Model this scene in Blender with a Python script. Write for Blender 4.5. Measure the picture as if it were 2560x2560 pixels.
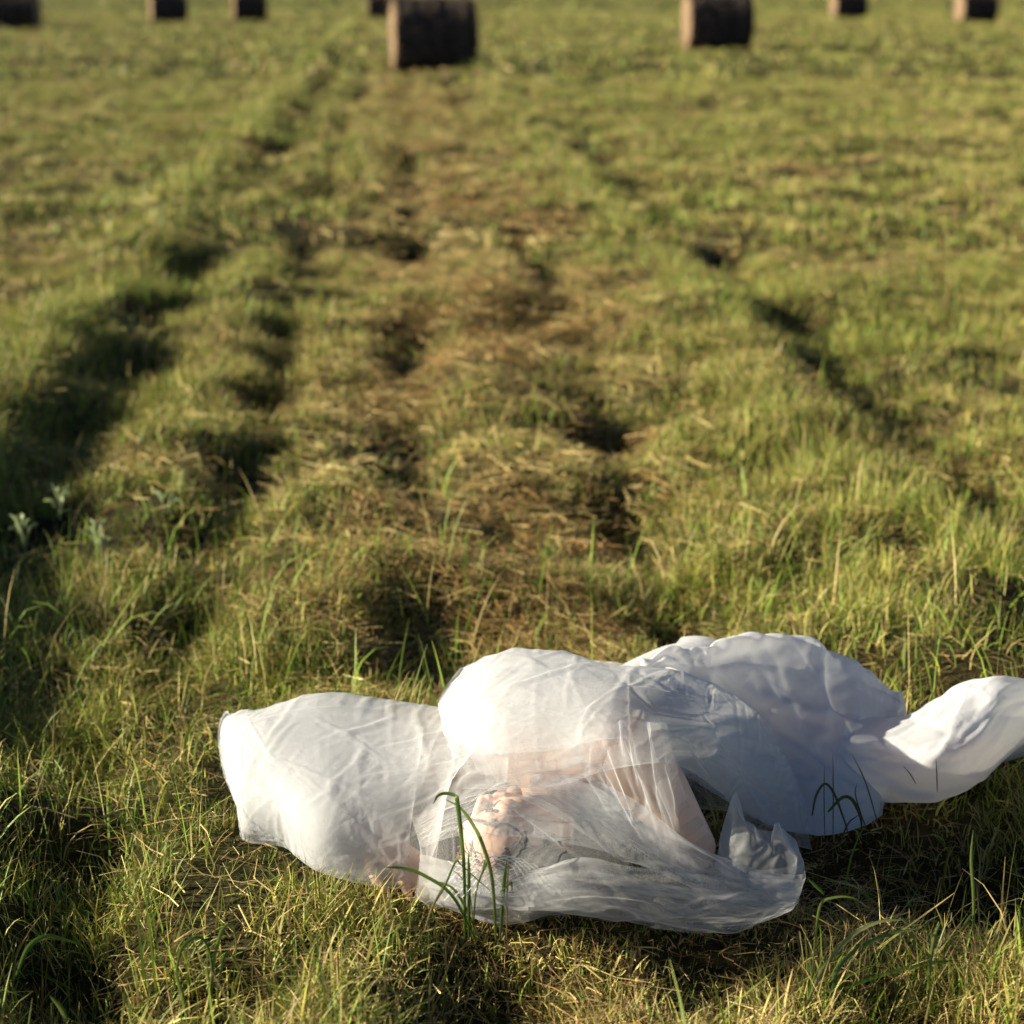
import bpy, math, random
import numpy as np
from mathutils import Vector, Matrix
random.seed(7); rng = np.random.default_rng(11)
S = bpy.context.scene
for o in list(bpy.data.objects): bpy.data.objects.remove(o)
C = S.collection

# ------------------------------------------------------------------ camera, sky, sun, exposure
CAM_H = 1.5; FOC = 50.0; SENS = 24.0; TH = math.atan(1340/5333.0)
cam = bpy.data.cameras.new('camera'); co = bpy.data.objects.new('camera', cam); C.objects.link(co)
cam.lens = FOC; cam.sensor_width = SENS; cam.sensor_height = SENS; cam.sensor_fit = 'HORIZONTAL'
cam.clip_start = 0.05; cam.clip_end = 5000
co.location = (0, 0, CAM_H); co.rotation_euler = (math.pi/2 - TH, 0, 0)
cam.dof.use_dof = True; cam.dof.focus_distance = 3.58; cam.dof.aperture_fstop = 2.4
S.camera = co
SUN_EL = math.radians(19); SUN_D = Vector((-1.0, 0.03, 0)).normalized()
w = bpy.data.worlds.new('World'); S.world = w; w.use_nodes = True
nt = w.node_tree; bg = nt.nodes['Background']
sky = nt.nodes.new('ShaderNodeTexSky'); sky.sky_type = 'NISHITA'; sky.sun_disc = False
sky.sun_elevation = SUN_EL; sky.sun_rotation = math.atan2(SUN_D.x, SUN_D.y)
nt.links.new(sky.outputs[0], bg.inputs[0]); bg.inputs[1].default_value = 0.05
sky.altitude = 5000; sky.dust_density = .3; sky.air_density = .8
sl = bpy.data.lights.new('sun', 'SUN'); so = bpy.data.objects.new('sun', sl); C.objects.link(so)
sl.energy = 5.0; sl.angle = math.radians(0.5); sl.color = (1.0, 0.91, 0.72)
sd = Vector((SUN_D.x*math.cos(SUN_EL), SUN_D.y*math.cos(SUN_EL), math.sin(SUN_EL)))
so.rotation_euler = sd.to_track_quat('Z', 'Y').to_euler()
so.location = sd*30
S.view_settings.view_transform = 'Standard'; S.view_settings.look = 'None'
S.view_settings.gamma = 1; S.view_settings.use_curve_mapping = False
S.view_settings.exposure = 1.45
S.render.resolution_x = 1024; S.render.resolution_y = 1024
S.render.engine = 'CYCLES'
S.cycles.max_bounces = 8; S.cycles.diffuse_bounces = 3; S.cycles.transmission_bounces = 5
S.cycles.transparent_max_bounces = 40

# ------------------------------------------------------------------ helpers
def P(px, py, z):
    "point at height z seen at pixel (px,py) of the 2560 photo"
    a = (px-1280)/5333.0; b = -(py-1280)/5333.0
    d = np.array([a, math.cos(TH)+b*math.sin(TH), -math.sin(TH)+b*math.cos(TH)])
    t = (z-CAM_H)/d[2]
    return np.array([0, 0, CAM_H]) + d*t

_tabs = {}
def vnoise(x, y, seed=0):
    if seed not in _tabs: _tabs[seed] = np.random.default_rng(1000+seed).random((256, 256))
    T = _tabs[seed]
    xi = np.floor(x).astype(int); yi = np.floor(y).astype(int)
    fx = x-xi; fy = y-yi
    fx = fx*fx*(3-2*fx); fy = fy*fy*(3-2*fy)
    a = T[xi & 255, yi & 255]; b = T[(xi+1) & 255, yi & 255]
    c = T[xi & 255, (yi+1) & 255]; d = T[(xi+1) & 255, (yi+1) & 255]
    return (a*(1-fx)+b*fx)*(1-fy) + (c*(1-fx)+d*fx)*fy      # 0..1
def fbm(x, y, seed=0, n=3):
    s = 0; a = 1; t = 0
    for k in range(n):
        s = s + a*vnoise(x*2**k + 17.3*k, y*2**k + 5.1*k, seed+k); t += a; a *= .5
    return s/t

def mat(name):
    m = bpy.data.materials.new(name); m.use_nodes = True
    return m, m.node_tree.nodes, m.node_tree.links
def pmat(name, col, rough=.8, var=.15, scale=20, bump=0, spec=.3):
    m, n, l = mat(name); b = n['Principled BSDF']
    b.inputs['Roughness'].default_value = rough; b.inputs['Specular IOR Level'].default_value = spec
    tc = n.new('ShaderNodeTexCoord'); no = n.new('ShaderNodeTexNoise'); no.inputs['Scale'].default_value = scale
    no.inputs['Detail'].default_value = 6
    l.new(tc.outputs['Object'], no.inputs['Vector'])
    r = n.new('ShaderNodeValToRGB'); l.new(no.outputs[0], r.inputs[0])
    r.color_ramp.elements[0].position = .3; r.color_ramp.elements[1].position = .7
    r.color_ramp.elements[0].color = tuple(c*(1-var) for c in col)+(1,)
    r.color_ramp.elements[1].color = tuple(min(1, c*(1+var)) for c in col)+(1,)
    l.new(r.outputs[0], b.inputs['Base Color'])
    if bump:
        bu = n.new('ShaderNodeBump'); bu.inputs['Strength'].default_value = bump; bu.inputs['Distance'].default_value = .01
        l.new(no.outputs[0], bu.inputs['Height']); l.new(bu.outputs[0], b.inputs['Normal'])
    return m
def attr_leaf(name, trans=.45, rough=.5, sat=1.0):
    "plant matter: per blade colour, reflecting and letting light through"
    m, n, l = mat(name); out = n['Material Output']; b = n['Principled BSDF']
    at = n.new('ShaderNodeAttribute'); at.attribute_name = 'Col'
    b.inputs['Roughness'].default_value = rough; b.inputs['Specular IOR Level'].default_value = .25
    l.new(at.outputs['Color'], b.inputs['Base Color'])
    tr = n.new('ShaderNodeBsdfTranslucent'); l.new(at.outputs['Color'], tr.inputs['Color'])
    mx = n.new('ShaderNodeMixShader'); mx.inputs[0].default_value = trans
    l.new(b.outputs[0], mx.inputs[1]); l.new(tr.outputs[0], mx.inputs[2]); l.new(mx.outputs[0], out.inputs[0])
    return m

def mesh_np(name, V, F, cols=None, smooth=True):
    "V (n,3); F (m,4) quads; cols (n,3)"
    me = bpy.data.meshes.new(name); V = np.ascontiguousarray(V, dtype=np.float32); F = np.ascontiguousarray(F, dtype=np.int32)
    k = F.shape[1]
    me.vertices.add(len(V)); me.vertices.foreach_set('co', V.ravel())
    me.loops.add(F.size); me.loops.foreach_set('vertex_index', F.ravel())
    me.polygons.add(len(F)); me.polygons.foreach_set('loop_start', np.arange(0, F.size, k, dtype=np.int32))
    if smooth: me.polygons.foreach_set('use_smooth', np.ones(len(F), bool))
    me.update(calc_edges=True)
    if cols is not None:
        a = me.color_attributes.new('Col', 'FLOAT_COLOR', 'POINT')
        cc = np.ones((len(V), 4), np.float32); cc[:, :3] = cols; a.data.foreach_set('color', cc.ravel())
    return me
def link(name, me, m=None, parent=None):
    o = bpy.data.objects.new(name, me); C.objects.link(o)
    if m: me.materials.append(m)
    if parent:
        o.parent = parent; o.matrix_parent_inverse = Matrix.Translation(-parent.location)
    return o
def tag(o, label=None, cat=None, group=None, kind=None):
    for k, v in (('label', label), ('category', cat), ('group', group), ('kind', kind)):
        if v: o[k] = v
    return o
def empty(name, loc=(0, 0, 0)):
    o = bpy.data.objects.new(name, None); C.objects.link(o); o.location = loc; o.empty_display_size = .1
    return o

# ------------------------------------------------------------------ terrain
ROW = 280/5333.0                         # the mown rows run slightly to the left of straight ahead
DIPS = []
for px_, py_, a_ in ((1010, 905, .13), (735, 905, .10), (1365, 665, .12), (1020, 615, .12), (464, 690, .12), (1497, 1115, .10), (1497, 400, .12), (1802, 636, .11),
                     (2226, 1060, .12), (2451, 1215, .12), (318, 930, .10), (795, 495, .11), (1330, 820, .08), (1750, 880, .06), (700, 1180, .07), (960, 1180, .07),
                     (1290, 250, .14), (2050, 330, .14), (1900, 190, .16), (420, 180, .16), (1450, 210, .15), (2400, 560, .12), (60, 1120, .10), (1600, 1290, .06), (1000, 1490, -.07), (1000, 1350, -.03)):
    p_ = P(px_, py_, -.03); DIPS.append((a_, p_[0], p_[1], .11+.006*p_[1]))
def terrain(x, y):
    x = np.asarray(x, float); y = np.asarray(y, float)
    u = x + ROW*y + .10*(fbm(y*.25, x*0+3.3, 40, 2)-.5)
    z = 0.0
    for u0, dep, wd, sd_ in ((-1.04, .09, .16, 1), (1.70, .06, .16, 2), (-3.7, .07, .2, 3), (3.6, .07, .2, 4), (.08, .10, .13, 5), (.72, .10, .13, 6),
                             (-.52, .10, .11, 7), (6.2, .07, .25, 8), (-6.3, .07, .25, 9), (9, .07, .3, 10), (-9, .07, .3, 11)):
        md = np.clip(-.35+2.5*fbm(y*1.5, y*0+u0, 50+sd_, 2)+(.35 if dep > .13 else 0), .05, 1.4)
        z = z - dep*md*np.exp(-((u-u0-.12*(fbm(y*.35, y*0+u0*3, 90+sd_, 2)-.5))/wd)**2)*(.45+.55*np.exp(-np.maximum(y-7, 0)/12))
    z = z + .08*np.exp(-((u+1.42)/.22)**2) - .065*np.exp(-((u+.86)/.24)**2)*np.exp(-((y-4.6)/1.3)**2) + .05*np.exp(-((u-1.35)/.2)**2)
    z = z + .16*(fbm(x*1.3, y*.9, 60, 2)-.5) + .13*(fbm(x*4.0, y*3.4, 63, 2)-.5) + .02*(fbm(x*13, y*13, 66, 2)-.5)
    # the ground is level where the person lies
    k = np.exp(-((np.clip(np.abs(x-.2)-.75, 0, 9))/.18)**2 - (np.clip(np.abs(y-3.75)-.5, 0, 9)/.2)**2)
    return z*(1-k*.9) - .21*np.exp(-((x-.90)/.30)**2-((y-3.40)/.2)**2) - sum(a_*np.exp(-((x-c_)/.13)**2-((y-d_)/.13)**2) for a_, c_, d_ in
        ((.07, -.80, 3.55), (.07, -.42, 2.95), (.07, .30, 3.02), (.08, .62, 2.92), (.06, -.70, 3.12), (.06, -.02, 2.90), (.09, -.85, 3.95), (.06, -.62, 4.3), (.07, 1.15, 4.6))) - sum(a_*np.exp(-((x-c_)/w_)**2-((y-d_)/(w_*2.2))**2) for a_, c_, d_, w_ in DIPS)

def build_ground():
    n = 560; m = 260
    t = np.linspace(0, 1, n)
    ys = -4 + 2.0*(np.exp(t*6.9)-1) + 14*t
    us = np.linspace(-1, 1, m); us = np.sign(us)*np.abs(us)**1.5
    Y, U = np.meshgrid(ys, us, indexing='ij')
    W = 5 + .75*np.maximum(Y, 0)
    X = U*W
    Z = terrain(X, Y)
    V = np.stack([X, Y, Z], -1).reshape(-1, 3)
    i, j = np.meshgrid(np.arange(n-1), np.arange(m-1), indexing='ij')
    a = (i*m+j).ravel(); F = np.stack([a, a+1, a+m+1, a+m], 1)
    m_, nn, l = mat('soil_and_thatch'); b = nn['Principled BSDF']; b.inputs['Roughness'].default_value = .95
    b.inputs['Specular IOR Level'].default_value = .1
    tc = nn.new('ShaderNodeTexCoord')
    n1 = nn.new('ShaderNodeTexNoise'); n1.inputs['Scale'].default_value = 1.1; n1.inputs['Detail'].default_value = 8
    n2 = nn.new('ShaderNodeTexNoise'); n2.inputs['Scale'].default_value = 40; n2.inputs['Detail'].default_value = 8
    l.new(tc.outputs['Object'], n1.inputs['Vector']); l.new(tc.outputs['Object'], n2.inputs['Vector'])
    r1 = nn.new('ShaderNodeValToRGB'); l.new(n1.outputs[0], r1.inputs[0])
    r1.color_ramp.elements[0].position = .35; r1.color_ramp.elements[0].color = (.034, .026, .012, 1)
    r1.color_ramp.elements[1].position = .65; r1.color_ramp.elements[1].color = (.040, .046, .014, 1)
    r2 = nn.new('ShaderNodeValToRGB'); l.new(n2.outputs[0], r2.inputs[0])
    r2.color_ramp.elements[0].position = .3; r2.color_ramp.elements[0].color = (.35, .3, .25, 1)
    r2.color_ramp.elements[1].position = .7; r2.color_ramp.elements[1].color = (1.3, 1.2, 1, 1)
    mx = nn.new('ShaderNodeMix'); mx.data_type = 'RGBA'; mx.blend_type = 'MULTIPLY'; mx.inputs[0].default_value = 1
    l.new(r1.outputs[0], mx.inputs[6]); l.new(r2.outputs[0], mx.inputs[7]); l.new(mx.outputs[2], b.inputs['Base Color'])
    bu = nn.new('ShaderNodeBump'); bu.inputs['Strength'].default_value = .8; bu.inputs['Distance'].default_value = .02
    l.new(n2.outputs[0], bu.inputs['Height']); l.new(bu.outputs[0], b.inputs['Normal'])
    o = link('ground', mesh_np('ground', V, F), m_); tag(o, 'mown hay meadow soil running in rows to the horizon', 'ground', kind='structure')
build_ground()

# ------------------------------------------------------------------ hay bales
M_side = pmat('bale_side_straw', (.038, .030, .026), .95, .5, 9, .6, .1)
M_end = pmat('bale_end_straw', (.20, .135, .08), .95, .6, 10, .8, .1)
M_wrap = pmat('bale_twine', (.13, .10, .07), .8, .2, 20, 0, .2)
def bale_meshes(R=.6, L=1.36):
    nu, nv = 96, 34; r = np.random.default_rng(3)
    th = np.linspace(0, 2*np.pi, nu, endpoint=False); xs = np.linspace(-L/2, L/2, nv)
    X, T = np.meshgrid(xs, th, indexing='ij')
    lay = fbm(X*7+50, T*9/np.pi*2, 80, 3)
    e = np.abs(X)/(L/2)
    RR = R*(1-.05*e**8) + .09*(lay-.5) + .012*np.sin(X*40)*(fbm(X*3, T*2, 84)-.3)
    Yc = RR*np.cos(T); Zc = RR*np.sin(T)
    Zc = np.where(Zc < -R*.93, -R*.93+(Zc+R*.93)*.3, Zc) + R*.95   # weight flattens the underside
    V = np.stack([X, Yc, Zc], -1).reshape(-1, 3)
    i, j = np.meshgrid(np.arange(nv-1), np.arange(nu), indexing='ij')
    a = (i*nu+j).ravel(); b = (i*nu+(j+1) % nu).ravel()
    side = mesh_np('wrapped_side', V, np.stack([a, b, b+nu, a+nu], 1))
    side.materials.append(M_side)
    ends = []
    for s in (-1, 1):
        rr = np.linspace(0.02, .985, 22); A, B = np.meshgrid(rr, th, indexing='ij')
        spiral = .014*np.sin(A*70 - B) + .03*(fbm(A*12, B*6, 90)-.5)
        X2 = s*(L/2 - .02 + spiral + .03*(1-A**2)); Y2 = A*R*np.cos(B); Z2 = A*R*np.sin(B)
        Z2 = np.where(Z2 < -R*.93, -R*.93+(Z2+R*.93)*.3, Z2) + R*.95
        V2 = np.stack([X2, Y2, Z2], -1).reshape(-1, 3)
        i, j = np.meshgrid(np.arange(21), np.arange(nu), indexing='ij')
        a = (i*nu+j).ravel(); b = (i*nu+(j+1) % nu).ravel()
        F = np.stack([a, a+nu, b+nu, b], 1) if s > 0 else np.stack([a, b, b+nu, a+nu], 1)
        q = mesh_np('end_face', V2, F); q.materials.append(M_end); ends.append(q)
    # loose straw sticking out of the roll
    n = 1500; t = r.random(n)*2*np.pi; x = (r.random(n)-.5)*L
    on = r.random(n) < .35; x = np.where(on, np.sign(x)*L/2, x)
    b0 = np.stack([x, R*np.cos(t), R*np.sin(t)+R*.95], -1)
    d = np.stack([(r.random(n)-.5)*1.2, np.cos(t)*.5-np.sin(t)*(r.random(n)-.5)*2, np.sin(t)*.5+np.cos(t)*(r.random(n)-.5)*2], -1)
    d /= np.linalg.norm(d, axis=1, keepdims=True); ln = (.05+.12*r.random(n))[:, None]
    sdv = np.cross(d, r.normal(size=(n, 3))); sdv /= np.linalg.norm(sdv, axis=1, keepdims=True); sdv *= .003
    V3 = np.stack([b0-sdv, b0+sdv, b0+sdv*.4+d*ln, b0-sdv*.4+d*ln], 1).reshape(-1, 3)
    straw = mesh_np('loose_straw', V3, np.arange(4*n).reshape(-1, 4)); straw.materials.append(M_end)
    tw = []
    for x0 in (-.42, 0.0, .42):
        A = np.linspace(0, 2*np.pi, 72, endpoint=False); Vs = []
        for k in range(4):
            q = k*np.pi/2
            rad = R*1.012+.006*np.sin(q) + .035*(fbm(x0*7+50+A*0, A*9/np.pi*2, 80, 3)-.5)
            z = rad*np.sin(A)+R*.95; z = np.maximum(z, .012)
            Vs.append(np.stack([x0+.008*np.cos(q)+A*0, rad*np.cos(A), z], -1))
        Vs = np.stack(Vs, 1).reshape(-1, 3); i, k = np.meshgrid(np.arange(72), np.arange(4), indexing='ij')
        a = (i*4+k).ravel(); b = (i*4+(k+1) % 4).ravel(); c = (((i+1) % 72)*4+(k+1) % 4).ravel(); d_ = (((i+1) % 72)*4+k).ravel()
        q = mesh_np('twine', Vs, np.stack([a, b, c, d_], 1)); q.materials.append(M_wrap); tw.append(q)
    return side, ends, straw, tw
BM = bale_meshes()
# centre px of the bale, base row, yaw (deg), width factor, label
BALES = [(1082, 160, 8.6, 1.0, 'largest and nearest dark round hay bale, left of centre at the top'),
         (1795, 114, 6.5, .97, 'second largest round hay bale, right of centre with a tan left end'),
         (2124, 36, 7, .86, 'smallest far hay bale just right of the second largest bale'),
         (2443, 45, 9, .87, 'far hay bale nearest the top right corner with a bright end'),
         (35, 62, 2, .95, 'hay bale cut off by the left edge of the photo'),
         (418, 47, 16, .84, 'left one of the two small hay bales side by side at top left'),
         (622, 43, 12, .8, 'right one of the two small hay bales side by side at top left'),
         (956, 36, 5, .8, 'distant hay bale mostly hidden behind the left end of the nearest bale')]
for k, (px, py, yaw, sc, lab) in enumerate(BALES):
    p = P(px, py+11, 0.02)
    r = empty('hay_bale', (p[0], p[1]+.3, float(terrain(p[0], p[1]))+.02))
    r.rotation_euler = (0, 0, math.radians(yaw)); r.scale = (sc, sc, sc)
    tag(r, lab, 'hay bale', 'round hay bales on the mown meadow')
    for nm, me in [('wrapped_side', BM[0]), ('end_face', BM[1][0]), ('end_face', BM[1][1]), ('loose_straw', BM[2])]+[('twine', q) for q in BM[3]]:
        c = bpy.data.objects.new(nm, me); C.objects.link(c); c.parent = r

# ------------------------------------------------------------------ the person
def sph_chain(pts, res=30):
    "tapered capsules through (x,y,z,r) points -> verts, faces(tri fan ok as quads)"
    Vs, Fs, off = [], [], 0
    for (a, b) in zip(pts[:-1], pts[1:]):
        A = np.array(a[:3]); B = np.array(b[:3]); ra, rb = a[3], b[3]
        d = B-A; L = np.linalg.norm(d); d = d/max(L, 1e-6)
        t = np.cross(d, [0, 0, 1.0]);
        if np.linalg.norm(t) < .1: t = np.cross(d, [1.0, 0, 0])
        t /= np.linalg.norm(t); q = np.cross(d, t)
        prof = []
        for k in range(8): an = -np.pi/2+np.pi/2*k/7; prof.append((ra*math.sin(an), max(ra*math.cos(an), 1e-4)))
        for k in range(8): an = np.pi/2*k/7; prof.append((L+rb*math.sin(an), max(rb*math.cos(an), 1e-4)))
        th = np.linspace(0, 2*np.pi, res, endpoint=False)
        for (s, r) in prof:
            Vs.append(A+d*s+r*(np.cos(th)[:, None]*t+np.sin(th)[:, None]*q))
        n = len(prof)
        for i in range(n-1):
            for j in range(res):
                Fs.append((off+i*res+j, off+i*res+(j+1) % res, off+(i+1)*res+(j+1) % res, off+(i+1)*res+j))
        off += n*res
    return np.concatenate(Vs), np.array(Fs)
def ellip(c, r, R=None, nu=28, nv=18):
    th = np.linspace(0, 2*np.pi, nu, endpoint=False); ph = np.linspace(.02, np.pi-.02, nv)
    A, B = np.meshgrid(ph, th, indexing='ij')
    V = np.stack([r[0]*np.sin(A)*np.cos(B), r[1]*np.sin(A)*np.sin(B), r[2]*np.cos(A)], -1).reshape(-1, 3)
    if R is not None: V = V@np.array(R).T
    V = V+np.array(c)
    i, j = np.meshgrid(np.arange(nv-1), np.arange(nu), indexing='ij')
    a = (i*nu+j).ravel(); b = (i*nu+(j+1) % nu).ravel()
    return V, np.stack([a, a+nu, b+nu, b], 1)
class Acc:
    def __init__(s): s.V = []; s.F = []; s.n = 0
    def add(s, VF, X=None):
        V, F = VF
        if X is not None: V = X(V)
        s.V.append(V); s.F.append(F+s.n); s.n += len(V)
    def get(s): return np.concatenate(s.V), np.concatenate(s.F)

# head frame: U crown direction, Fd face direction, Rt the person's right
HC = P(1274, 2122, .105); HS = .86
U_ = np.array([-.56, -.78, -.30]); U_ /= np.linalg.norm(U_)
F_ = np.array([-.68, .10, .70]); F_ -= U_*F_.dot(U_); F_ /= np.linalg.norm(F_)
R_ = np.cross(F_, U_)
HM = np.stack([R_, F_, U_], 1)             # local (right, forward, up) -> world
def head2w(V): return (np.asarray(V)@HM.T)*HS+HC
def w2head(V): return ((V-HC)@HM)/HS
acc = Acc()
H = lambda vf: acc.add(vf, head2w)
H(ellip((0, -.012, .03), (.073, .092, .085)))             # cranium
H(ellip((0, .035, .012), (.064, .055, .075)))              # face mass
H(ellip((0, .030, -.05), (.050, .052, .055)))              # jaw
H(ellip((0, .068, -.093), (.019, .017, .016)))             # chin
for s in (-1, 1):
    H(ellip((s*.040, .058, -.022), (.024, .026, .028)))    # cheek
    H(ellip((s*.030, .0745, .013), (.0155, .0115, .0095))) # closed eyelid
    H(sph_chain([(s*.010, .090, .030, .0075), (s*.032, .086, .036, .008), (s*.052, .070, .030, .007)]))  # brow
    H(ellip((s*.0115, .098, -.033), (.0075, .010, .0075))) # nostril wing
    H(ellip((s*.073, -.008, -.005), (.007, .018, .030)))   # ear
H(sph_chain([(0, .084, .026, .0090), (0, .093, .002, .0100), (0, .103, -.024, .0105), (0, .101, -.032, .0090)]))  # nose
H(sph_chain([(-.021, .083, -.0605, .0045), (-.007, .0915, -.0575, .0062), (.007, .0915, -.0575, .0062), (.021, .083, -.0605, .0045)]))
H(sph_chain([(-.019, .082, -.0655, .0045), (0, .0895, -.069, .0075), (.019, .082, -.0655, .0045)]))
# skeleton in world space
Rs = P(1568, 1868, .225); Ls = P(1235, 1850, .135)
neck0 = head2w(np.array([[0, -.03, -.06]]))[0]; neck1 = (Rs+Ls)/2*np.array([1, 1, 0])+np.array([0, 0, .15]); neck1 = neck1*.8+neck0*.2
hipc = P(1740, 1760, .11); rib = neck1*.55+hipc*.45
B = lambda *p: acc.add(sph_chain([tuple(q[:3])+(r,) for q, r in p]))
B((neck0, .055), (neck1, .058))
B((neck1, .085), (rib, .12), (hipc, .078))
B((neck1, .075), (Rs, .062)); B((neck1, .075), (Ls, .055))
chest = neck1*.6+rib*.4
B((Rs*.6+Ls*.4, .085), (rib, .11))
Re = P(1722, 2118, .06); Rw = P(1640, 1990, .04)
B((Rs, .066), (Rs*.5+Re*.5, .058), (Re, .046)); B((Re, .040), (Re*.6+Rw*.4, .038), (Rw, .026))
Le = P(810, 1975, .085); Lw = P(945, 2105, .045)
B((Ls, .055), (Ls*.5+Le*.5, .050), (Le, .040)); B((Le, .040), (Le*.6+Lw*.4, .037), (Lw, .026))
# legs under the skirt
d_hip = np.array([.03, -.07, 0])
for s, kn, an, toe in ((1, P(2100, 1925, .05), P(2400, 1925, .045), P(2480, 1880, .05)), (-1, P(2090, 1860, .055), P(2380, 1880, .05), P(2470, 1850, .06))):
    h = hipc + s*d_hip + np.array([0, 0, -.03])
    B((h, .075), (kn, .048)); B((kn, .055), (kn*.6+an*.4, .05), (an, .034)); B((an, .036), (toe, .026))
# hands: palm and five unequal bent fingers
def hand(wr, d, up, sc=1.0, side=1, curl=.5):
    d = d/np.linalg.norm(d); up = up-d*up.dot(d); up /= np.linalg.norm(up); lat = np.cross(d, up)*side
    a = wr
    for k in range(4):
        o = (k-1.5)*.019*sc
        k0 = wr+d*.015*sc+lat*o*.7; k1 = wr+d*(.085-.004*abs(k-1))*sc+lat*o
        acc.add(sph_chain([tuple(k0)+(.015*sc,), tuple(k1)+(.0115*sc,)], 10))
        L = (.040, .046, .043, .034)[k]*sc; c = curl*(.8+.15*k); ang = .2; p = k1; pts = [tuple(p)+(.0088*sc,)]
        for q, f in enumerate((1, .62, .5)):
            ang += c*(.7 if q == 0 else 1)
            p = p+(d*math.cos(ang)-up*math.sin(ang)+lat*o*.8)*L*f
            pts.append(tuple(p)+((.0082-.0008*q)*sc,))
        acc.add(sph_chain(pts, 10))
    p = wr+d*.02*sc-lat*.022*sc; p2 = p+(d*.75-lat*.75-up*.15)*.042*sc; p3 = p2+(d*.95-lat*.25-up*.3)*.032*sc; p4 = p3+(d-up*.35)*.022*sc
    acc.add(sph_chain([tuple(p)+(.014*sc,), tuple(p2)+(.0105*sc,), tuple(p3)+(.0092*sc,), tuple(p4)+(.0075*sc,)], 10))
hand(Lw, P(1035, 2172, .03)-Lw, np.array([0, 0, 1.0]), 1, -1, .35)
hand(Rw, P(1600, 1900, .03)-Rw, np.array([0, 0, 1.0]), 1, 1, .4)
BV, BF = acc.get()

person = empty('person', (HC[0]+.1, HC[1]+.3, 0))
tag(person, 'woman in a white dress lying in the grass under a tulle veil', 'person')
tmp = bpy.data.objects.new('tmp_body', mesh_np('tmp_body', BV, BF)); C.objects.link(tmp)
md = tmp.modifiers.new('r', 'REMESH'); md.mode = 'VOXEL'; md.voxel_size = .0026
ms = tmp.modifiers.new('s', 'SMOOTH'); ms.iterations = 5; ms.factor = .5
dg = bpy.context.evaluated_depsgraph_get(); ev = tmp.evaluated_get(dg)
bme = bpy.data.meshes.new_from_object(ev); bme.name = 'body'
bpy.data.objects.remove(tmp)
n = len(bme.vertices); vc = np.empty(n*3, np.float32); bme.vertices.foreach_get('co', vc); vc = vc.reshape(-1, 3)
loc = w2head(vc)
col = np.tile(np.array([.66, .41, .28]), (n, 1))
def blend(c, m): 
    global col
    col = col*(1-m[:, None])+np.array(c)*m[:, None]
g = lambda c, s: np.exp(-(((loc-np.array(c))/np.array(s))**2).sum(1))
blend((.55, .22, .17), np.clip(g((.042, .075, -.025), (.022, .03, .02))+g((-.042, .075, -.025), (.022, .03, .02)), 0, 1)*.5)
blend((.50, .17, .13), np.clip(1.3*g((0, .094, -.063), (.024, .014, .0085)), 0, 1)*.85)
blend((.52, .24, .17), g((0, .113, -.028), (.014, .012, .012))*.6)
for s in (-1, 1): blend((.42, .22, .16), g((s*.03, .085, .010), (.016, .014, .009))*.6)
ca = bme.color_attributes.new('Col', 'FLOAT_COLOR', 'POINT'); cc = np.ones((n, 4), np.float32); cc[:, :3] = col; ca.data.foreach_set('color', cc.ravel())
bme.polygons.foreach_set('use_smooth', np.ones(len(bme.polygons), bool))
m_, nn, l = mat('skin'); b = nn['Principled BSDF']; at = nn.new('ShaderNodeAttribute'); at.attribute_name = 'Col'
l.new(at.outputs['Color'], b.inputs['Base Color']); b.inputs['Roughness'].default_value = .5
b.inputs['Subsurface Weight'].default_value = .15; b.inputs['Subsurface Radius'].default_value = (.01, .004, .002); b.inputs['Subsurface Scale'].default_value = 1
link('body', bme, m_, person)

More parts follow.
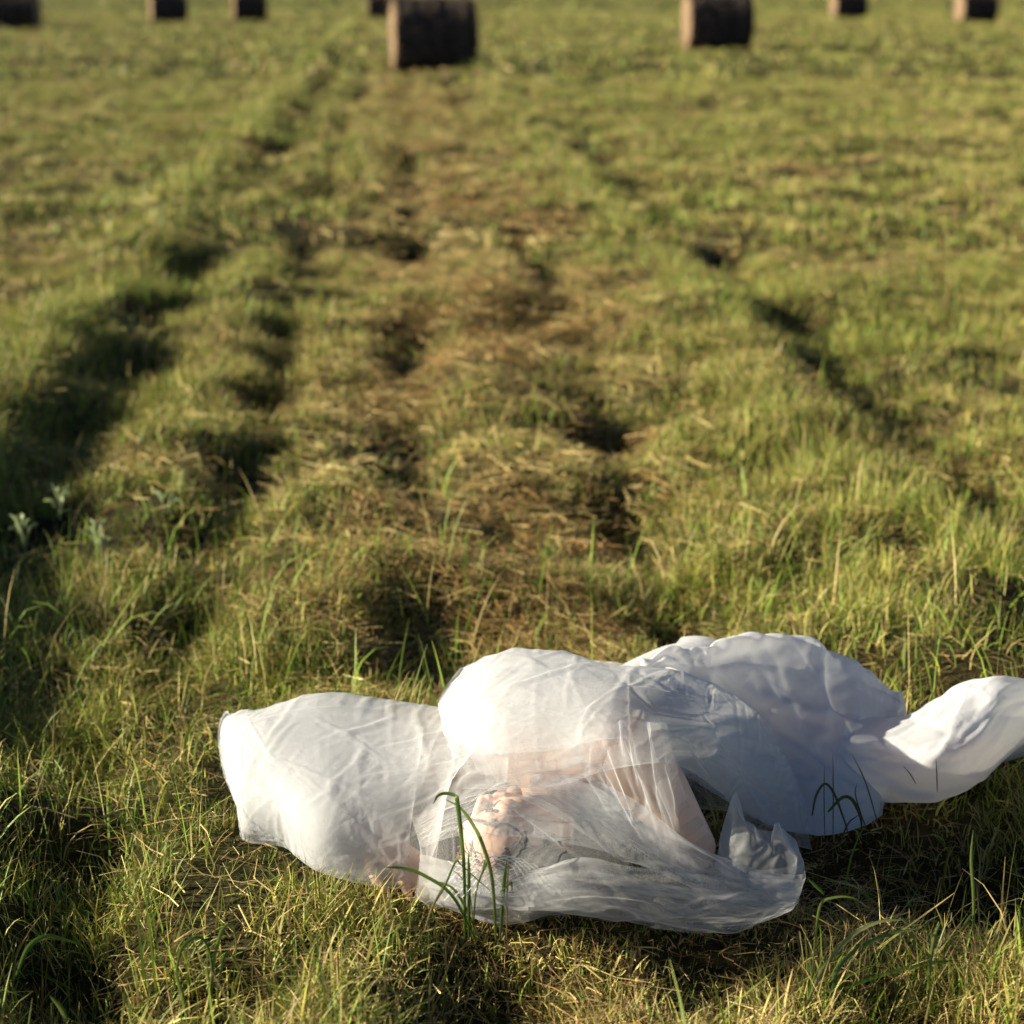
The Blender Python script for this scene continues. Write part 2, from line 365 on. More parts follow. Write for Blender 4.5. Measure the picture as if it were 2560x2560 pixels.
# ribbons, used for hair, lashes and brows
def ribbons(paths, wd, cols, nrm=None):
    "paths (n,k,3), wd (n,), cols (n,3)"
    n, k, _ = paths.shape
    d = np.gradient(paths, axis=1); d /= np.linalg.norm(d, axis=2, keepdims=True)+1e-9
    if nrm is None: nrm = rng.normal(size=(n, 1, 3))
    s = np.cross(d, nrm); s /= np.linalg.norm(s, axis=2, keepdims=True)+1e-9
    tp = np.linspace(1, .35, k)[None, :, None]
    s = s*wd[:, None, None]*tp
    V = np.stack([paths-s, paths+s], 2).reshape(-1, 3)
    i, j = np.meshgrid(np.arange(n), np.arange(k-1), indexing='ij')
    a = ((i*k+j)*2).ravel()
    return V, np.stack([a, a+1, a+3, a+2], 1), np.repeat(cols, 2*k, axis=0)
def make_hair():
    r = np.random.default_rng(5); n = 3200; k = 12
    # roots on the scalp (local), swept back to the person's right and down to the grass
    ph = r.random(n)*2*np.pi; ct = r.random(n)*1.35-.35
    st = np.sqrt(np.clip(1-ct**2, 0, 1))
    dirs = np.stack([st*np.cos(ph), st*np.sin(ph), ct], 1)
    keep = ~((dirs[:, 1] > .28) & (dirs[:, 2] < .80)); dirs = dirs[keep]; n = len(dirs)
    root = dirs*np.array([.076, .095, .088])+np.array([0, -.012, .03])
    W = head2w(root)
    target = P(1400, 2095, .03)
    tg = np.array([P(1340+190*a, 2060+85*b, .012+.03*c) for a, b, c in r.random((n, 3))])
    t = np.linspace(0, 1, k)[None, :, None]
    out = (head2w(dirs)-HC)
    mid = W+out*.03+np.array([.03, 0, 0])+r.normal(size=(n, 3))*.006
    mid = mid*.6+tg*.4 + out*.035
    path = (1-t)**2*W[:, None]+2*t*(1-t)*mid[:, None]+t**2*tg[:, None]
    path = path+np.sin(t*9+r.random((n, 1, 1))*6)*.004*t
    # keep the strands off the skull
    L = w2head(path); q = (L-np.array([0, -.012, .03]))/np.array([.080, .099, .092]); nq = np.linalg.norm(q, axis=2, keepdims=True)
    q = np.where(nq < 1, q/nq, q); L = q*np.array([.080, .099, .092])+np.array([0, -.012, .03]); path = head2w(L)
    path[:, :, 2] = np.maximum(path[:, :, 2], .015)
    c = np.array([.21, .135, .065])*(.6+.8*r.random((n, 1)))
    V, F, cl = ribbons(path, .0008+.0006*r.random(n), c)
    # two loose crown tufts, thin fly-aways
    return mesh_np('hair', V, F, cl)
M_hair, nn, l = mat('hair'); b = nn['Principled BSDF']; at = nn.new('ShaderNodeAttribute'); at.attribute_name = 'Col'
l.new(at.outputs['Color'], b.inputs['Base Color']); b.inputs['Roughness'].default_value = .4
hair = link('hair', make_hair(), M_hair, person)
def face_hairs(kind, s):
    r = np.random.default_rng(8); paths = []
    if 1:
        for i in range(90 if kind == 'eyebrow' else 0):      # eyebrow
            t = r.random(); x = s*(.014+.038*t); z = .038+.008*math.sin(t*2.6)+r.normal()*.0018; y = .097-.020*t**2+.001
            p0 = np.array([x, y, z]); p1 = p0+np.array([s*.008, -.002*t, .001+.002*(1-t)]); paths.append([p0, (p0+p1)/2+[0, .001, 0], p1])
        for i in range(60 if kind == 'eyelashes' else 0):      # lashes of the closed lid
            t = i/59; x = s*(.017+.027*t); z = .0085-.003*math.sin(t*3.1); y = .0855-.007*(2*t-1)**2*.8
            p0 = np.array([x, y, z]); p1 = p0+np.array([s*.003*(t-.3), .004, -.007]); paths.append([p0, (p0+p1)/2+[0, .0015, 0], p1])
    A = np.array(paths); A = head2w(A.reshape(-1, 3)).reshape(A.shape)
    V, F, cl = ribbons(A, np.full(len(A), .0006), np.tile(np.array([.05, .028, .016]), (len(A), 1)))
    return mesh_np(kind, V, F, cl)
for kd in ('eyebrow', 'eyelashes'):
    for s in (-1, 1): link(kd, face_hairs(kd, s), M_hair, person)

def tube(name, pts, r, m, parent, k=6, sub=6, taper=False):
    pts = np.array(pts, float); n = len(pts)
    # catmull-rom
    Q = np.vstack([2*pts[0]-pts[1], pts, 2*pts[-1]-pts[-2]]); out = []
    for i in range(n-1):
        p0, p1, p2, p3 = Q[i:i+4]
        for t in np.linspace(0, 1, sub, endpoint=False):
            out.append(.5*((2*p1)+(-p0+p2)*t+(2*p0-5*p1+4*p2-p3)*t*t+(-p0+3*p1-3*p2+p3)*t**3))
    out.append(pts[-1]); c = np.array(out); d = np.gradient(c, axis=0); d /= np.linalg.norm(d, axis=1, keepdims=True)
    a = np.cross(d, [0.1, .2, 1]); a /= np.linalg.norm(a, axis=1, keepdims=True); b = np.cross(d, a)
    th = np.linspace(0, 2*np.pi, k, endpoint=False)
    rr = np.full(len(c), r)
    if taper: rr = r*np.linspace(1, .3, len(c))
    V = (c[:, None]+rr[:, None, None]*(np.cos(th)[None, :, None]*a[:, None]+np.sin(th)[None, :, None]*b[:, None])).reshape(-1, 3)
    i, j = np.meshgrid(np.arange(len(c)-1), np.arange(k), indexing='ij'); q = (i*k+j).ravel(); w_ = (i*k+(j+1) % k).ravel()
    F = np.stack([q, w_, w_+k, q+k], 1)
    if name is None: return V, F
    return link(name, mesh_np(name, V, F), m, parent)
M_cord = pmat('black_cord', (.012, .010, .016), .5, .3, 90, 0, .4)
tube('cord', [P(1266, 2060, .205), P(1290, 2073, .20), P(1304, 2083, .19), P(1301, 2100, .18), P(1286, 2116, .17), P(1262, 2122, .165)], .0022, M_cord, person)
tube('cord', [P(1395, 2070, .13), P(1376, 2100, .13), P(1350, 2122, .13), P(1318, 2140, .13), P(1283, 2155, .135)], .0022, M_cord, person)
# birdcage net over the forehead
def net():
    a = Acc(); G = np.array([[P(1120, 2100, .19), P(1200, 2080, .215), P(1290, 2088, .20), P(1385, 2130, .15)],
                             [P(1110, 2150, .17), P(1200, 2130, .19), P(1290, 2135, .175), P(1375, 2165, .13)],
                             [P(1110, 2200, .13), P(1190, 2185, .15), P(1270, 2185, .14), P(1340, 2195, .10)]])
    def S_(u, v):
        x = u*3; i = min(int(x), 2); fx = x-i; y = v*2; j = min(int(y), 1); fy = y-j
        fx = fx*fx*(3-2*fx)*.4+fx*.6
        p = (G[j][i]*(1-fx)+G[j][i+1]*fx)*(1-fy)+(G[j+1][i]*(1-fx)+G[j+1][i+1]*fx)*fy
        p = p+np.array([0, 0, .012*math.sin(u*3.1)*math.sin(v*3.1)-.035])
        L = w2head(p[None])[0]; e = np.array([.080, .100, .094]); o = np.array([0, -.012, .03]); q = (L-o)/e; m = np.linalg.norm(q)
        if m < 1: L = q/m*e+o
        elif m < 1.5: L = (q/m*(1+(m-1)*.5))*e+o
        return head2w(L[None])[0]
    N = 11
    for k in range(-N, N+1):
        for s in (-1, 1):
            pts = []
            for t in np.linspace(0, 1, 9):
                u = k/N + t*.55 if s > 0 else k/N + .55*(1-t)
                if 0 <= u <= 1: pts.append(S_(u, t+.006*math.sin(9*u)))
            if len(pts) >= 3: a.add(tube(None, pts, .00042, None, None, 3, 3))
    return a.get()
V, F = net(); M_net = pmat('net_thread', (.8, .79, .76), .6, .05, 50)
link('hair_net', mesh_np('hair_net', V, F), M_net, person)

# ------------------------------------------------------------------ cloth: draped by a small position based solver
COLL = []   # collision spheres from the body
def body_spheres():
    out = []
    def ch(*p):
        for (a, ra), (b, rb) in zip(p[:-1], p[1:]):
            n = max(2, int(np.linalg.norm(a-b)/.03))
            for t in np.linspace(0, 1, n): out.append((a*(1-t)+b*t, ra*(1-t)+rb*t+.006))
    ch((neck1, .085), (rib, .12), (hipc, .13)); ch((neck1, .075), (Rs, .064)); ch((neck1, .075), (Ls, .057))
    ch((Rs, .060), (Re, .042), (Rw, .028)); ch((Ls, .055), (Le, .042), (Lw, .028))
    for c, r in (((0, -.012, .03), .092), ((0, .035, .0), .07), ((0, .10, -.03), .016), ((0, .04, -.06), .05)): out.append((head2w(np.array([c]))[0], r+.004))
    return out
SP = body_spheres(); SPC = np.array([s[0] for s in SP]); SPR = np.array([s[1] for s in SP])

def cr(p, t):
    "catmull-rom along axis 0 of p at param t in [0,1]"
    n = len(p); Q = np.concatenate([2*p[:1]-p[1:2], p, 2*p[-1:]-p[-2:-1]])
    x = np.clip(t*(n-1), 0, n-1-1e-6); i = x.astype(int); f = (x-i).reshape((-1,)+(1,)*(p.ndim-1))
    p0, p1, p2, p3 = Q[i], Q[i+1], Q[i+2], Q[i+3]
    return .5*((2*p1)+(-p0+p2)*f+(2*p0-5*p1+4*p2-p3)*f*f+(-p0+3*p1-3*p2+p3)*f**3)
CLOTH_PTS = []
def cloth(name, cols, mat_, parent, cell=.011, eu=.12, ev=.12, goal=.02, edge=.15, bend=.25, steps=45, seed=1, noise=.008, back=False, lift=0, body=True, nf=(9, 9), subdiv=1, grav=.0003, folds=(60, .3, .8, .012, .006, .04, .06, .4), u01=(0, 1), v01=(0, 1)):
    G = []
    for c in cols:
        q = [P(a, b, z+lift) for (a, b, z) in c]
        if back:
            e = q[-1]; q += [np.array([e[0], e[1]+.05, e[2]*.6]), np.array([e[0], e[1]+.08, .02])]
        G.append(q)
    G = np.array(G)                                        # (nc, nr, 3)
    lu = np.linalg.norm(np.diff(G, axis=0), axis=2).sum(0).max(); lv = np.linalg.norm(np.diff(G, axis=1), axis=2).sum(1).max()
    nu = int(lu/cell)+2; nv = int(lv/cell)+2
    X = cr(G, np.linspace(u01[0], u01[1], nu)); X = np.swapaxes(cr(np.swapaxes(X, 0, 1), np.linspace(v01[0], v01[1], nv)), 0, 1).copy()
    r = np.random.default_rng(seed)
    du = np.gradient(X, axis=0); dv = np.gradient(X, axis=1); N = np.cross(du, dv); N /= np.linalg.norm(N, axis=2, keepdims=True)+1e-9
    T = X.copy()
    I, J = np.meshgrid(np.arange(nu)/nu*lu, np.arange(nv)/nv*lv, indexing='ij')
    X += N*(noise*2*(fbm(I*nf[0]*.5+seed*3.7, J*nf[1]*.5+seed, 200+seed, 2)-.5))[:, :, None]
    cnt, ang, spr, amp, w0, w1, l0, l1 = folds
    Iw = I+.03*(fbm(I*3+seed, J*3, 210, 2)-.5); Jw = J+.03*(fbm(I*3, J*3+seed, 212, 2)-.5)
    Dp = np.zeros_like(I)
    for _ in range(cnt):
        a_ = ang+r.normal()*spr; ca, sa = math.cos(a_), math.sin(a_); pu, pv = r.random()*lu, r.random()*lv
        s_ = (Iw-pu)*ca+(Jw-pv)*sa; d_ = -(Iw-pu)*sa+(Jw-pv)*ca; Lf = l0+(l1-l0)*r.random()**1.5; wf = w0+(w1-w0)*r.random()**1.7
        d_ = d_+.15*Lf*(s_/Lf)**2*r.normal()*.5
        tp = np.exp(-(s_/Lf*1.5)**4)*(.35+.65/(1+np.exp(-(s_/Lf)*4)))
        wv = wf*(.45+.8/(1+np.exp(s_/Lf*4)))
        Dp += amp*(.35+.9*r.random())*(1 if r.random() < .8 else -.8)*tp*np.exp(-np.sqrt(d_**2+.0000055)/wv*np.where(d_ > 0, 1, .45))*min(1, wf/.02+.25)
    Dp -= Dp.mean()
    ed = np.minimum(np.minimum(I, lu-I)/.02, 1)*.7+.3
    T = T+N*(Dp*ed)[:, :, None]; X += N*(Dp*ed)[:, :, None]
    K = np.full((nu, nv, 1), goal); K[[0, -1]] = edge; K[:, [0, -1]] = edge
    off = [(1, 0, 1+eu, 1.), (0, 1, 1+ev, 1.), (1, 1, 1+(eu+ev)/2, .5), (1, -1, 1+(eu+ev)/2, .5), (2, 0, 1+eu*.9, bend), (0, 2, 1+ev*.9, bend)]
    def sl(a, b):
        a0 = slice(0, nu-a); a1 = slice(a, nu)
        if b >= 0: return (a0, slice(0, nv-b)), (a1, slice(b, nv))
        return (a0, slice(-b, nv)), (a1, slice(0, nv+b))
    rest = []
    for a, b, f, k in off:
        s0, s1 = sl(a, b); rest.append(np.linalg.norm(T[s1]-T[s0], axis=2)*f)
    Vv = np.zeros_like(X)
    for st in range(steps):
        X0 = X.copy()
        X = X+Vv*.9; X[:, :, 2] -= grav
        for it in range(5):
            D = np.zeros_like(X); Wt = np.zeros((nu, nv, 1))
            for (a, b, f, k), L in zip(off, rest):
                s0, s1 = sl(a, b); d = X[s1]-X[s0]; ln = np.linalg.norm(d, axis=2)+1e-9
                c = (k*.5*(ln-L)/ln)[:, :, None]*d
                D[s0] += c; D[s1] -= c; Wt[s0] += k; Wt[s1] += k
            X = X+1.9*D/np.maximum(Wt, 1)*1.3
            X = X+(T-X)*K*.35
            X[:, :, 2] = np.maximum(X[:, :, 2], .012)
        if body:
            for c, rr in zip(SPC, SPR):
                d = X-c; q = np.linalg.norm(d, axis=2, keepdims=True)
                m = q < rr; X = np.where(m, c+d/np.maximum(q, 1e-6)*rr, X)
        Vv = (X-X0)*.6
    V = X.reshape(-1, 3); i, j = np.meshgrid(np.arange(nu-1), np.arange(nv-1), indexing='ij'); a = (i*nv+j).ravel()
    F = np.stack([a, a+nv, a+nv+1, a+1], 1)
    CLOTH_PTS.append(V)
    o = link(name, mesh_np(name, V, F), mat_, parent)
    if subdiv:
        m = o.modifiers.new('s', 'SUBSURF'); m.levels = subdiv; m.render_levels = subdiv
    return o

def tulle(name, dens, trans=.5, col=(.87, .88, .89)):
    "fine net: covers more where it is seen edge-on, because more threads line up"
    m, n, l = mat(name); out = n['Material Output']; n.remove(n['Principled BSDF'])
    df = n.new('ShaderNodeBsdfDiffuse'); df.inputs[0].default_value = col+(1,)
    tr = n.new('ShaderNodeBsdfTranslucent'); tr.inputs[0].default_value = col+(1,)
    # the threads are round, so their tiny surfaces face all ways, whatever the sheet does
    tcn = n.new('ShaderNodeTexCoord'); wn = n.new('ShaderNodeTexNoise'); wn.inputs['Scale'].default_value = 1700; wn.inputs['Detail'].default_value = 1
    l.new(tcn.outputs['Object'], wn.inputs['Vector'])
    v1 = n.new('ShaderNodeVectorMath'); v1.operation = 'SUBTRACT'; v1.inputs[1].default_value = (.5, .5, .5); l.new(wn.outputs['Color'], v1.inputs[0])
    v2 = n.new('ShaderNodeVectorMath'); v2.operation = 'SCALE'; v2.inputs['Scale'].default_value = 7; l.new(v1.outputs[0], v2.inputs[0])
    g2 = n.new('ShaderNodeNewGeometry'); v3 = n.new('ShaderNodeVectorMath'); v3.operation = 'ADD'; l.new(v2.outputs[0], v3.inputs[0]); l.new(g2.outputs['Normal'], v3.inputs[1])
    v4 = n.new('ShaderNodeVectorMath'); v4.operation = 'NORMALIZE'; l.new(v3.outputs[0], v4.inputs[0]); l.new(v4.outputs[0], df.inputs['Normal']); l.new(v4.outputs[0], tr.inputs['Normal'])
    a = n.new('ShaderNodeMixShader'); a.inputs[0].default_value = trans
    l.new(df.outputs[0], a.inputs[1]); l.new(tr.outputs[0], a.inputs[2])
    tp = n.new('ShaderNodeBsdfTransparent')
    ge = n.new('ShaderNodeNewGeometry'); dt = n.new('ShaderNodeVectorMath'); dt.operation = 'DOT_PRODUCT'
    l.new(ge.outputs['Normal'], dt.inputs[0]); l.new(ge.outputs['Incoming'], dt.inputs[1])
    ab = n.new('ShaderNodeMath'); ab.operation = 'ABSOLUTE'; l.new(dt.outputs['Value'], ab.inputs[0])
    mxm = n.new('ShaderNodeMath'); mxm.operation = 'MAXIMUM'; mxm.inputs[1].default_value = .12; l.new(ab.outputs[0], mxm.inputs[0])
    iv = n.new('ShaderNodeMath'); iv.operation = 'DIVIDE'; iv.inputs[0].default_value = 1; l.new(mxm.outputs[0], iv.inputs[1])
    pw = n.new('ShaderNodeMath'); pw.operation = 'POWER'; pw.inputs[0].default_value = 1-dens; l.new(iv.outputs[0], pw.inputs[1])
    mx = n.new('ShaderNodeMixShader'); l.new(pw.outputs[0], mx.inputs[0])       # pw = share let through
    l.new(a.outputs[0], mx.inputs[1]); l.new(tp.outputs[0], mx.inputs[2]); l.new(mx.outputs[0], out.inputs[0])
    return m
M_t1 = tulle('tulle_fine', .24); M_t2 = tulle('tulle_double', .44); M_t0 = tulle('tulle_single', .11); M_t3 = tulle('tulle_gathered', .44)
m_, nn, l = mat('dress_cloth'); out = nn['Material Output']; b = nn['Principled BSDF']
b.inputs['Base Color'].default_value = (.80, .82, .85, 1); b.inputs['Roughness'].default_value = .8; b.inputs['Specular IOR Level'].default_value = .15
tc = nn.new('ShaderNodeTexCoord'); no = nn.new('ShaderNodeTexNoise'); no.inputs['Scale'].default_value = 9; no.inputs['Detail'].default_value = 7; no.inputs['Distortion'].default_value = .6
mp = nn.new('ShaderNodeMapping'); mp.inputs['Scale'].default_value = (1, 2.2, 1.4); mp.inputs['Rotation'].default_value = (0, 0, -.5)
l.new(tc.outputs['Object'], mp.inputs['Vector']); l.new(mp.outputs[0], no.inputs['Vector'])
bu = nn.new('ShaderNodeBump'); bu.inputs['Strength'].default_value = .4; bu.inputs['Distance'].default_value = .015
l.new(no.outputs[0], bu.inputs['Height']); l.new(bu.outputs[0], b.inputs['Normal'])
tr = nn.new('ShaderNodeBsdfTranslucent'); tr.inputs[0].default_value = (.82, .80, .76, 1); l.new(bu.outputs[0], tr.inputs['Normal']); mx = nn.new('ShaderNodeMixShader'); mx.inputs[0].default_value = .45
tp = nn.new('ShaderNodeBsdfTransparent'); m2 = nn.new('ShaderNodeMixShader'); m2.inputs[0].default_value = .14
l.new(b.outputs[0], mx.inputs[1]); l.new(tr.outputs[0], mx.inputs[2]); l.new(mx.outputs[0], m2.inputs[1]); l.new(tp.outputs[0], m2.inputs[2]); l.new(m2.outputs[0], out.inputs[0]); M_dress = m_

dress = empty('dress', tuple(person.location)); dress.parent = person; dress.matrix_parent_inverse = Matrix.Translation(-person.location)
tb_ = Acc(); c2_ = neck1*.35+rib*.65
for q in ([(Rs*.45+Ls*.55)*.25+c2_*.75, rib, hipc],):
    tb_.add(sph_chain([tuple(q[0])+(.112,), tuple(q[1])+(.133,), tuple(q[2])+(.083,)]))
tb_.add(sph_chain([tuple(Rs*.55+Ls*.05+c2_*.4)+(.088,), tuple(rib)+(.118,)])); tb_.add(sph_chain([tuple(Ls*.55+Rs*.05+c2_*.4)+(.088,), tuple(rib)+(.118,)]))
V, F = tb_.get(); tmp = bpy.data.objects.new('t', mesh_np('t', V, F)); C.objects.link(tmp)
md = tmp.modifiers.new('r', 'REMESH'); md.mode = 'VOXEL'; md.voxel_size = .006; ms = tmp.modifiers.new('s', 'SMOOTH'); ms.iterations = 6
dg = bpy.context.evaluated_depsgraph_get(); me_ = bpy.data.meshes.new_from_object(tmp.evaluated_get(dg)); me_.name = 'bodice'; bpy.data.objects.remove(tmp)
me_.polygons.foreach_set('use_smooth', np.ones(len(me_.polygons), bool)); link('bodice', me_, M_dress, dress)
SK = [[(1590, 1860, .20), (1590, 1780, .25), (1600, 1710, .28), (1600, 1635, .29)],
      [(1700, 1930, .10), (1700, 1820, .19), (1690, 1700, .25), (1690, 1603, .30)],
      [(1800, 1990, .05), (1800, 1850, .15), (1790, 1720, .22), (1780, 1592, .30)],
      [(1930, 2060, .02), (1930, 1910, .10), (1920, 1750, .19), (1910, 1586, .28)],
      [(2060, 2085, .02), (2050, 1930, .09), (2040, 1780, .16), (2040, 1606, .25)],
      [(2150, 2068, .02), (2150, 1930, .08), (2150, 1800, .14), (2150, 1645, .22)],
      [(2203, 2035, .02), (2235, 1920, .06), (2268, 1830, .12), (2262, 1722, .17)]]
cloth('skirt', SK, M_dress, dress, .009, .05, .06, .015, .15, .5, 34, 3, .02, back=True, nf=(5, 6), folds=(90, -.5, .6, .012, .004, .05, .10, .5))
TL = [[(2080, 1960, .05), (2090, 1890, .10), (2110, 1830, .13), (2140, 1775, .14)],
      [(2200, 2000, .03), (2200, 1910, .10), (2210, 1840, .14), (2250, 1785, .15)],
      [(2350, 2000, .03), (2340, 1900, .12), (2330, 1820, .16), (2330, 1755, .17)],
      [(2450, 1955, .05), (2440, 1860, .14), (2430, 1770, .19), (2420, 1712, .20)],
      [(2545, 1872, .08), (2530, 1800, .16), (2520, 1730, .21), (2510, 1692, .22)],
      [(2660, 1800, .08), (2650, 1760, .14), (2640, 1720, .18), (2630, 1690, .20)]]
cloth('train', TL, M_dress, dress, .009, .012, .015, .02, .15, .5, 34, 5, .009, back=True, nf=(4, 8), body=False, folds=(80, .1, .4, .0075, .004, .035, .12, .5))

veil = empty('bridal_veil', (HC[0], HC[1]+.2, 0))
tag(veil, 'sheer white tulle veil spread in folds over the woman lying in the grass', 'veil')
VL = [[(600, 2082, .02), (592, 2010, .05), (556, 1915, .06), (546, 1815, .10), (566, 1770, .10)],
      [(625, 2100, .02), (608, 2005, .09), (590, 1915, .13), (580, 1805, .14), (606, 1764, .13)],
      [(715, 2112, .02), (690, 2000, .12), (655, 1900, .16), (645, 1800, .17), (650, 1760, .15)],
      [(800, 2172, .02), (800, 2060, .13), (790, 1930, .18), (790, 1800, .19), (790, 1722, .18)],
      [(930, 2208, .02), (930, 2080, .12), (940, 1950, .18), (950, 1820, .20), (960, 1735, .18)],
      [(1050, 2215, .02), (1060, 2090, .12), (1080, 1950, .19), (1100, 1850, .22), (1110, 1755, .20)],
      [(1085, 2190, .04), (1100, 2080, .14), (1130, 1950, .21), (1190, 1860, .24), (1220, 1765, .22)]]
def vcloth(cols, m, seed, folds, noise=.02, goal=.012, edge=.07, cell=.0068, ex=.018, **k):
    return cloth('veil_layer', cols, m, veil, cell, ex, ex, goal, edge, .5, 30, seed, noise, folds=folds, nf=(6, 6), **k)
FG = (120, .9, .9, .0056, .003, .020, .05, .30)
vcloth(VL, M_t1, 11, FG, back=True)
vcloth(VL, M_t3, 12, FG, lift=-.010, u01=(.22, .78), v01=(.0, .84), edge=.03)
vcloth(VL, M_t1, 17, FG, lift=-.022, u01=(.0, .97), v01=(.04, .9), edge=.03)
vcloth(VL, M_t3, 14, FG, lift=-.032, u01=(.12, .70), v01=(.06, .85), edge=.03)
vcloth(VL, M_t3, 15, FG, lift=-.05, u01=(.26, .68), v01=(.15, .97), edge=.03)
VL2 = [[(760, 2110, .03), (745, 2010, .09), (760, 1950, .12), (800, 1890, .15), (860, 1850, .17)],
       [(850, 2140, .03), (840, 2050, .12), (850, 1970, .16), (870, 1900, .18), (920, 1840, .19)],
       [(960, 2120, .05), (950, 2050, .12), (950, 1980, .17), (980, 1890, .19), (1020, 1830, .20)],
       [(1060, 2060, .1), (1040, 2010, .14), (1060, 1950, .18), (1080, 1870, .21), (1110, 1800, .22)]]
vcloth(VL2, M_t1, 13, FG, lift=-.005)
VB = [[(960, 2070, .10), (970, 1980, .16), (990, 1880, .19)], [(1110, 2010, .16), (1120, 1930, .19), (1130, 1850, .22)], [(1270, 1985, .19), (1270, 1920, .22), (1270, 1850, .25)]]
vcloth(VB, M_t1, 16, FG)
VM = [[(1150, 1965, .17), (1125, 1870, .20), (1103, 1795, .22), (1103, 1738, .24), (1160, 1665, .24)],
      [(1250, 1965, .20), (1230, 1870, .25), (1215, 1780, .29), (1215, 1690, .30), (1240, 1624, .29)],
      [(1400, 1955, .22), (1390, 1860, .28), (1380, 1770, .32), (1380, 1680, .33), (1390, 1617, .31)],
      [(1530, 1915, .26), (1530, 1830, .32), (1530, 1750, .34), (1530, 1690, .34), (1530, 1648, .32)],
      [(1690, 1905, .22), (1680, 1840, .28), (1670, 1780, .31), (1670, 1715, .33), (1680, 1660, .32)],
      [(1800, 1975, .13), (1790, 1890, .22), (1780, 1820, .27), (1770, 1750, .30), (1770, 1690, .30)],
      [(1880, 2065, .04), (1880, 1970, .12), (1870, 1880, .19), (1850, 1800, .25), (1830, 1720, .28)],
      [(2030, 2120, .02), (2015, 2030, .06), (1985, 1930, .12), (1940, 1850, .19), (1890, 1770, .25)]]
FM = (130, .5, .8, .0056, .003, .022, .06, .32)
vcloth(VM, M_t1, 21, FM, back=True)
vcloth(VM[:6], M_t3, 22, FM, lift=-.010, v01=(.24, .86), u01=(.04, .66), edge=.03)
vcloth(VM[:5], M_t3, 24, FM, lift=-.022, v01=(.10, .9), u01=(.0, .62), edge=.03)
vcloth(VM[:7], M_t3, 23, FM, lift=-.034, u01=(.08, .95), v01=(.42, .86), edge=.03)
vcloth(VM[:5], M_t3, 25, FM, lift=-.05, u01=(.1, 1), v01=(.5, .97), edge=.03)
VA = [[(1560, 2090, .06), (1500, 1990, .16), (1440, 1900, .22), (1420, 1830, .26)],
      [(1640, 2130, .04), (1590, 2010, .19), (1545, 1900, .28), (1510, 1800, .31)],
      [(1715, 2165, .03), (1660, 2030, .15), (1620, 1920, .26), (1590, 1790, .33)],
      [(1765, 2170, .02), (1735, 2050, .10), (1700, 1930, .21), (1670, 1800, .31)]]
vcloth(VA, tulle('tulle_sleeve', .12), 31, (50, 1.45, .2, .014, .003, .014, .12, .5), lift=.01)
VF = [[(1035, 2240, .01), (1045, 2190, .05), (1050, 2110, .12), (1030, 2035, .16)],
      [(1130, 2268, .01), (1140, 2190, .10), (1145, 2080, .19), (1150, 1968, .23)],
      [(1270, 2285, .01), (1280, 2200, .12), (1270, 2080, .23), (1270, 1925, .26)],
      [(1420, 2280, .01), (1420, 2210, .08), (1420, 2100, .17), (1410, 1930, .26)],
      [(1560, 2288, .01), (1570, 2230, .06), (1570, 2140, .11), (1540, 1985, .20)],
      [(1720, 2318, .01), (1730, 2260, .05), (1720, 2200, .08), (1690, 2110, .11)],
      [(1860, 2308, .01), (1870, 2260, .05), (1870, 2210, .07), (1860, 2165, .08)],
      [(1980, 2270, .01), (1998, 2235, .04), (2014, 2190, .05), (2008, 2160, .05)]]
vcloth(VF, M_t0, 41, (36, -.15, .3, .009, .003, .016, .12, .6), lift=.006, noise=.012, ex=.035)
VH = [[(1035, 2242, .01), (1045, 2190, .06), (1048, 2125, .11)], [(1130, 2270, .01), (1135, 2215, .08), (1160, 2150, .14)],
      [(1270, 2286, .01), (1280, 2230, .10), (1300, 2165, .15)], [(1420, 2281, .01), (1425, 2215, .09), (1430, 2128, .15)],
      [(1560, 2289, .01), (1570, 2220, .08), (1570, 2150, .12)], [(1720, 2319, .01), (1730, 2250, .06), (1725, 2165, .10)],
      [(1870, 2309, .01), (1875, 2255, .05), (1875, 2180, .08)], [(1982, 2271, .01), (1998, 2235, .04), (2012, 2185, .05)]]
vcloth(VH, M_t1, 42, (85, -.1, .4, .012, .003, .016, .12, .5), lift=.012, edge=.03)
vcloth(VH, M_t1, 47, (60, .1, .5, .012, .003, .02, .12, .5), lift=.002, edge=.03, v01=(.0, .8), u01=(.12, 1))
VD = [[(1300, 1985, .22), (1320, 1955, .25), (1330, 1928, .27)], [(1440, 2060, .17), (1450, 1990, .23), (1460, 1928, .27)],
      [(1570, 2135, .11), (1575, 2060, .17), (1590, 1990, .22)], [(1700, 2195, .07), (1700, 2145, .10), (1720, 2085, .13)],
      [(1860, 2262, .04), (1865, 2215, .06), (1880, 2155, .09)], [(1985, 2275, .01), (2000, 2230, .05), (2010, 2170, .06)]]
vcloth(VD, M_t1, 43, (60, .0, .22, .014, .003, .014, .15, .6), lift=.016, edge=.03)
vcloth(VD, M_t0, 48, (60, .1, .3, .012, .003, .014, .15, .6), lift=.024, edge=.03, v01=(.2, 1))
vcloth(VF, M_t0, 44, (50, -.1, .4, .010, .003, .014, .10, .5), lift=.012, v01=(.68, 1), u01=(0, .75), edge=.02)
VP = [[(1785, 2165, .03), (1800, 2080, .10), (1822, 2000, .16), (1840, 1968, .18)],
      [(1850, 2185, .04), (1865, 2120, .09), (1880, 2070, .12), (1878, 2048, .13)],
      [(1925, 2190, .04), (1930, 2130, .08), (1930, 2095, .10), (1922, 2066, .11)],
      [(1985, 2190, .03), (1975, 2140, .07), (1960, 2085, .11), (1950, 2045, .13)],
      [(2014, 2180, .02), (2008, 2150, .03), (1985, 2105, .06), (1962, 2062, .10)]]
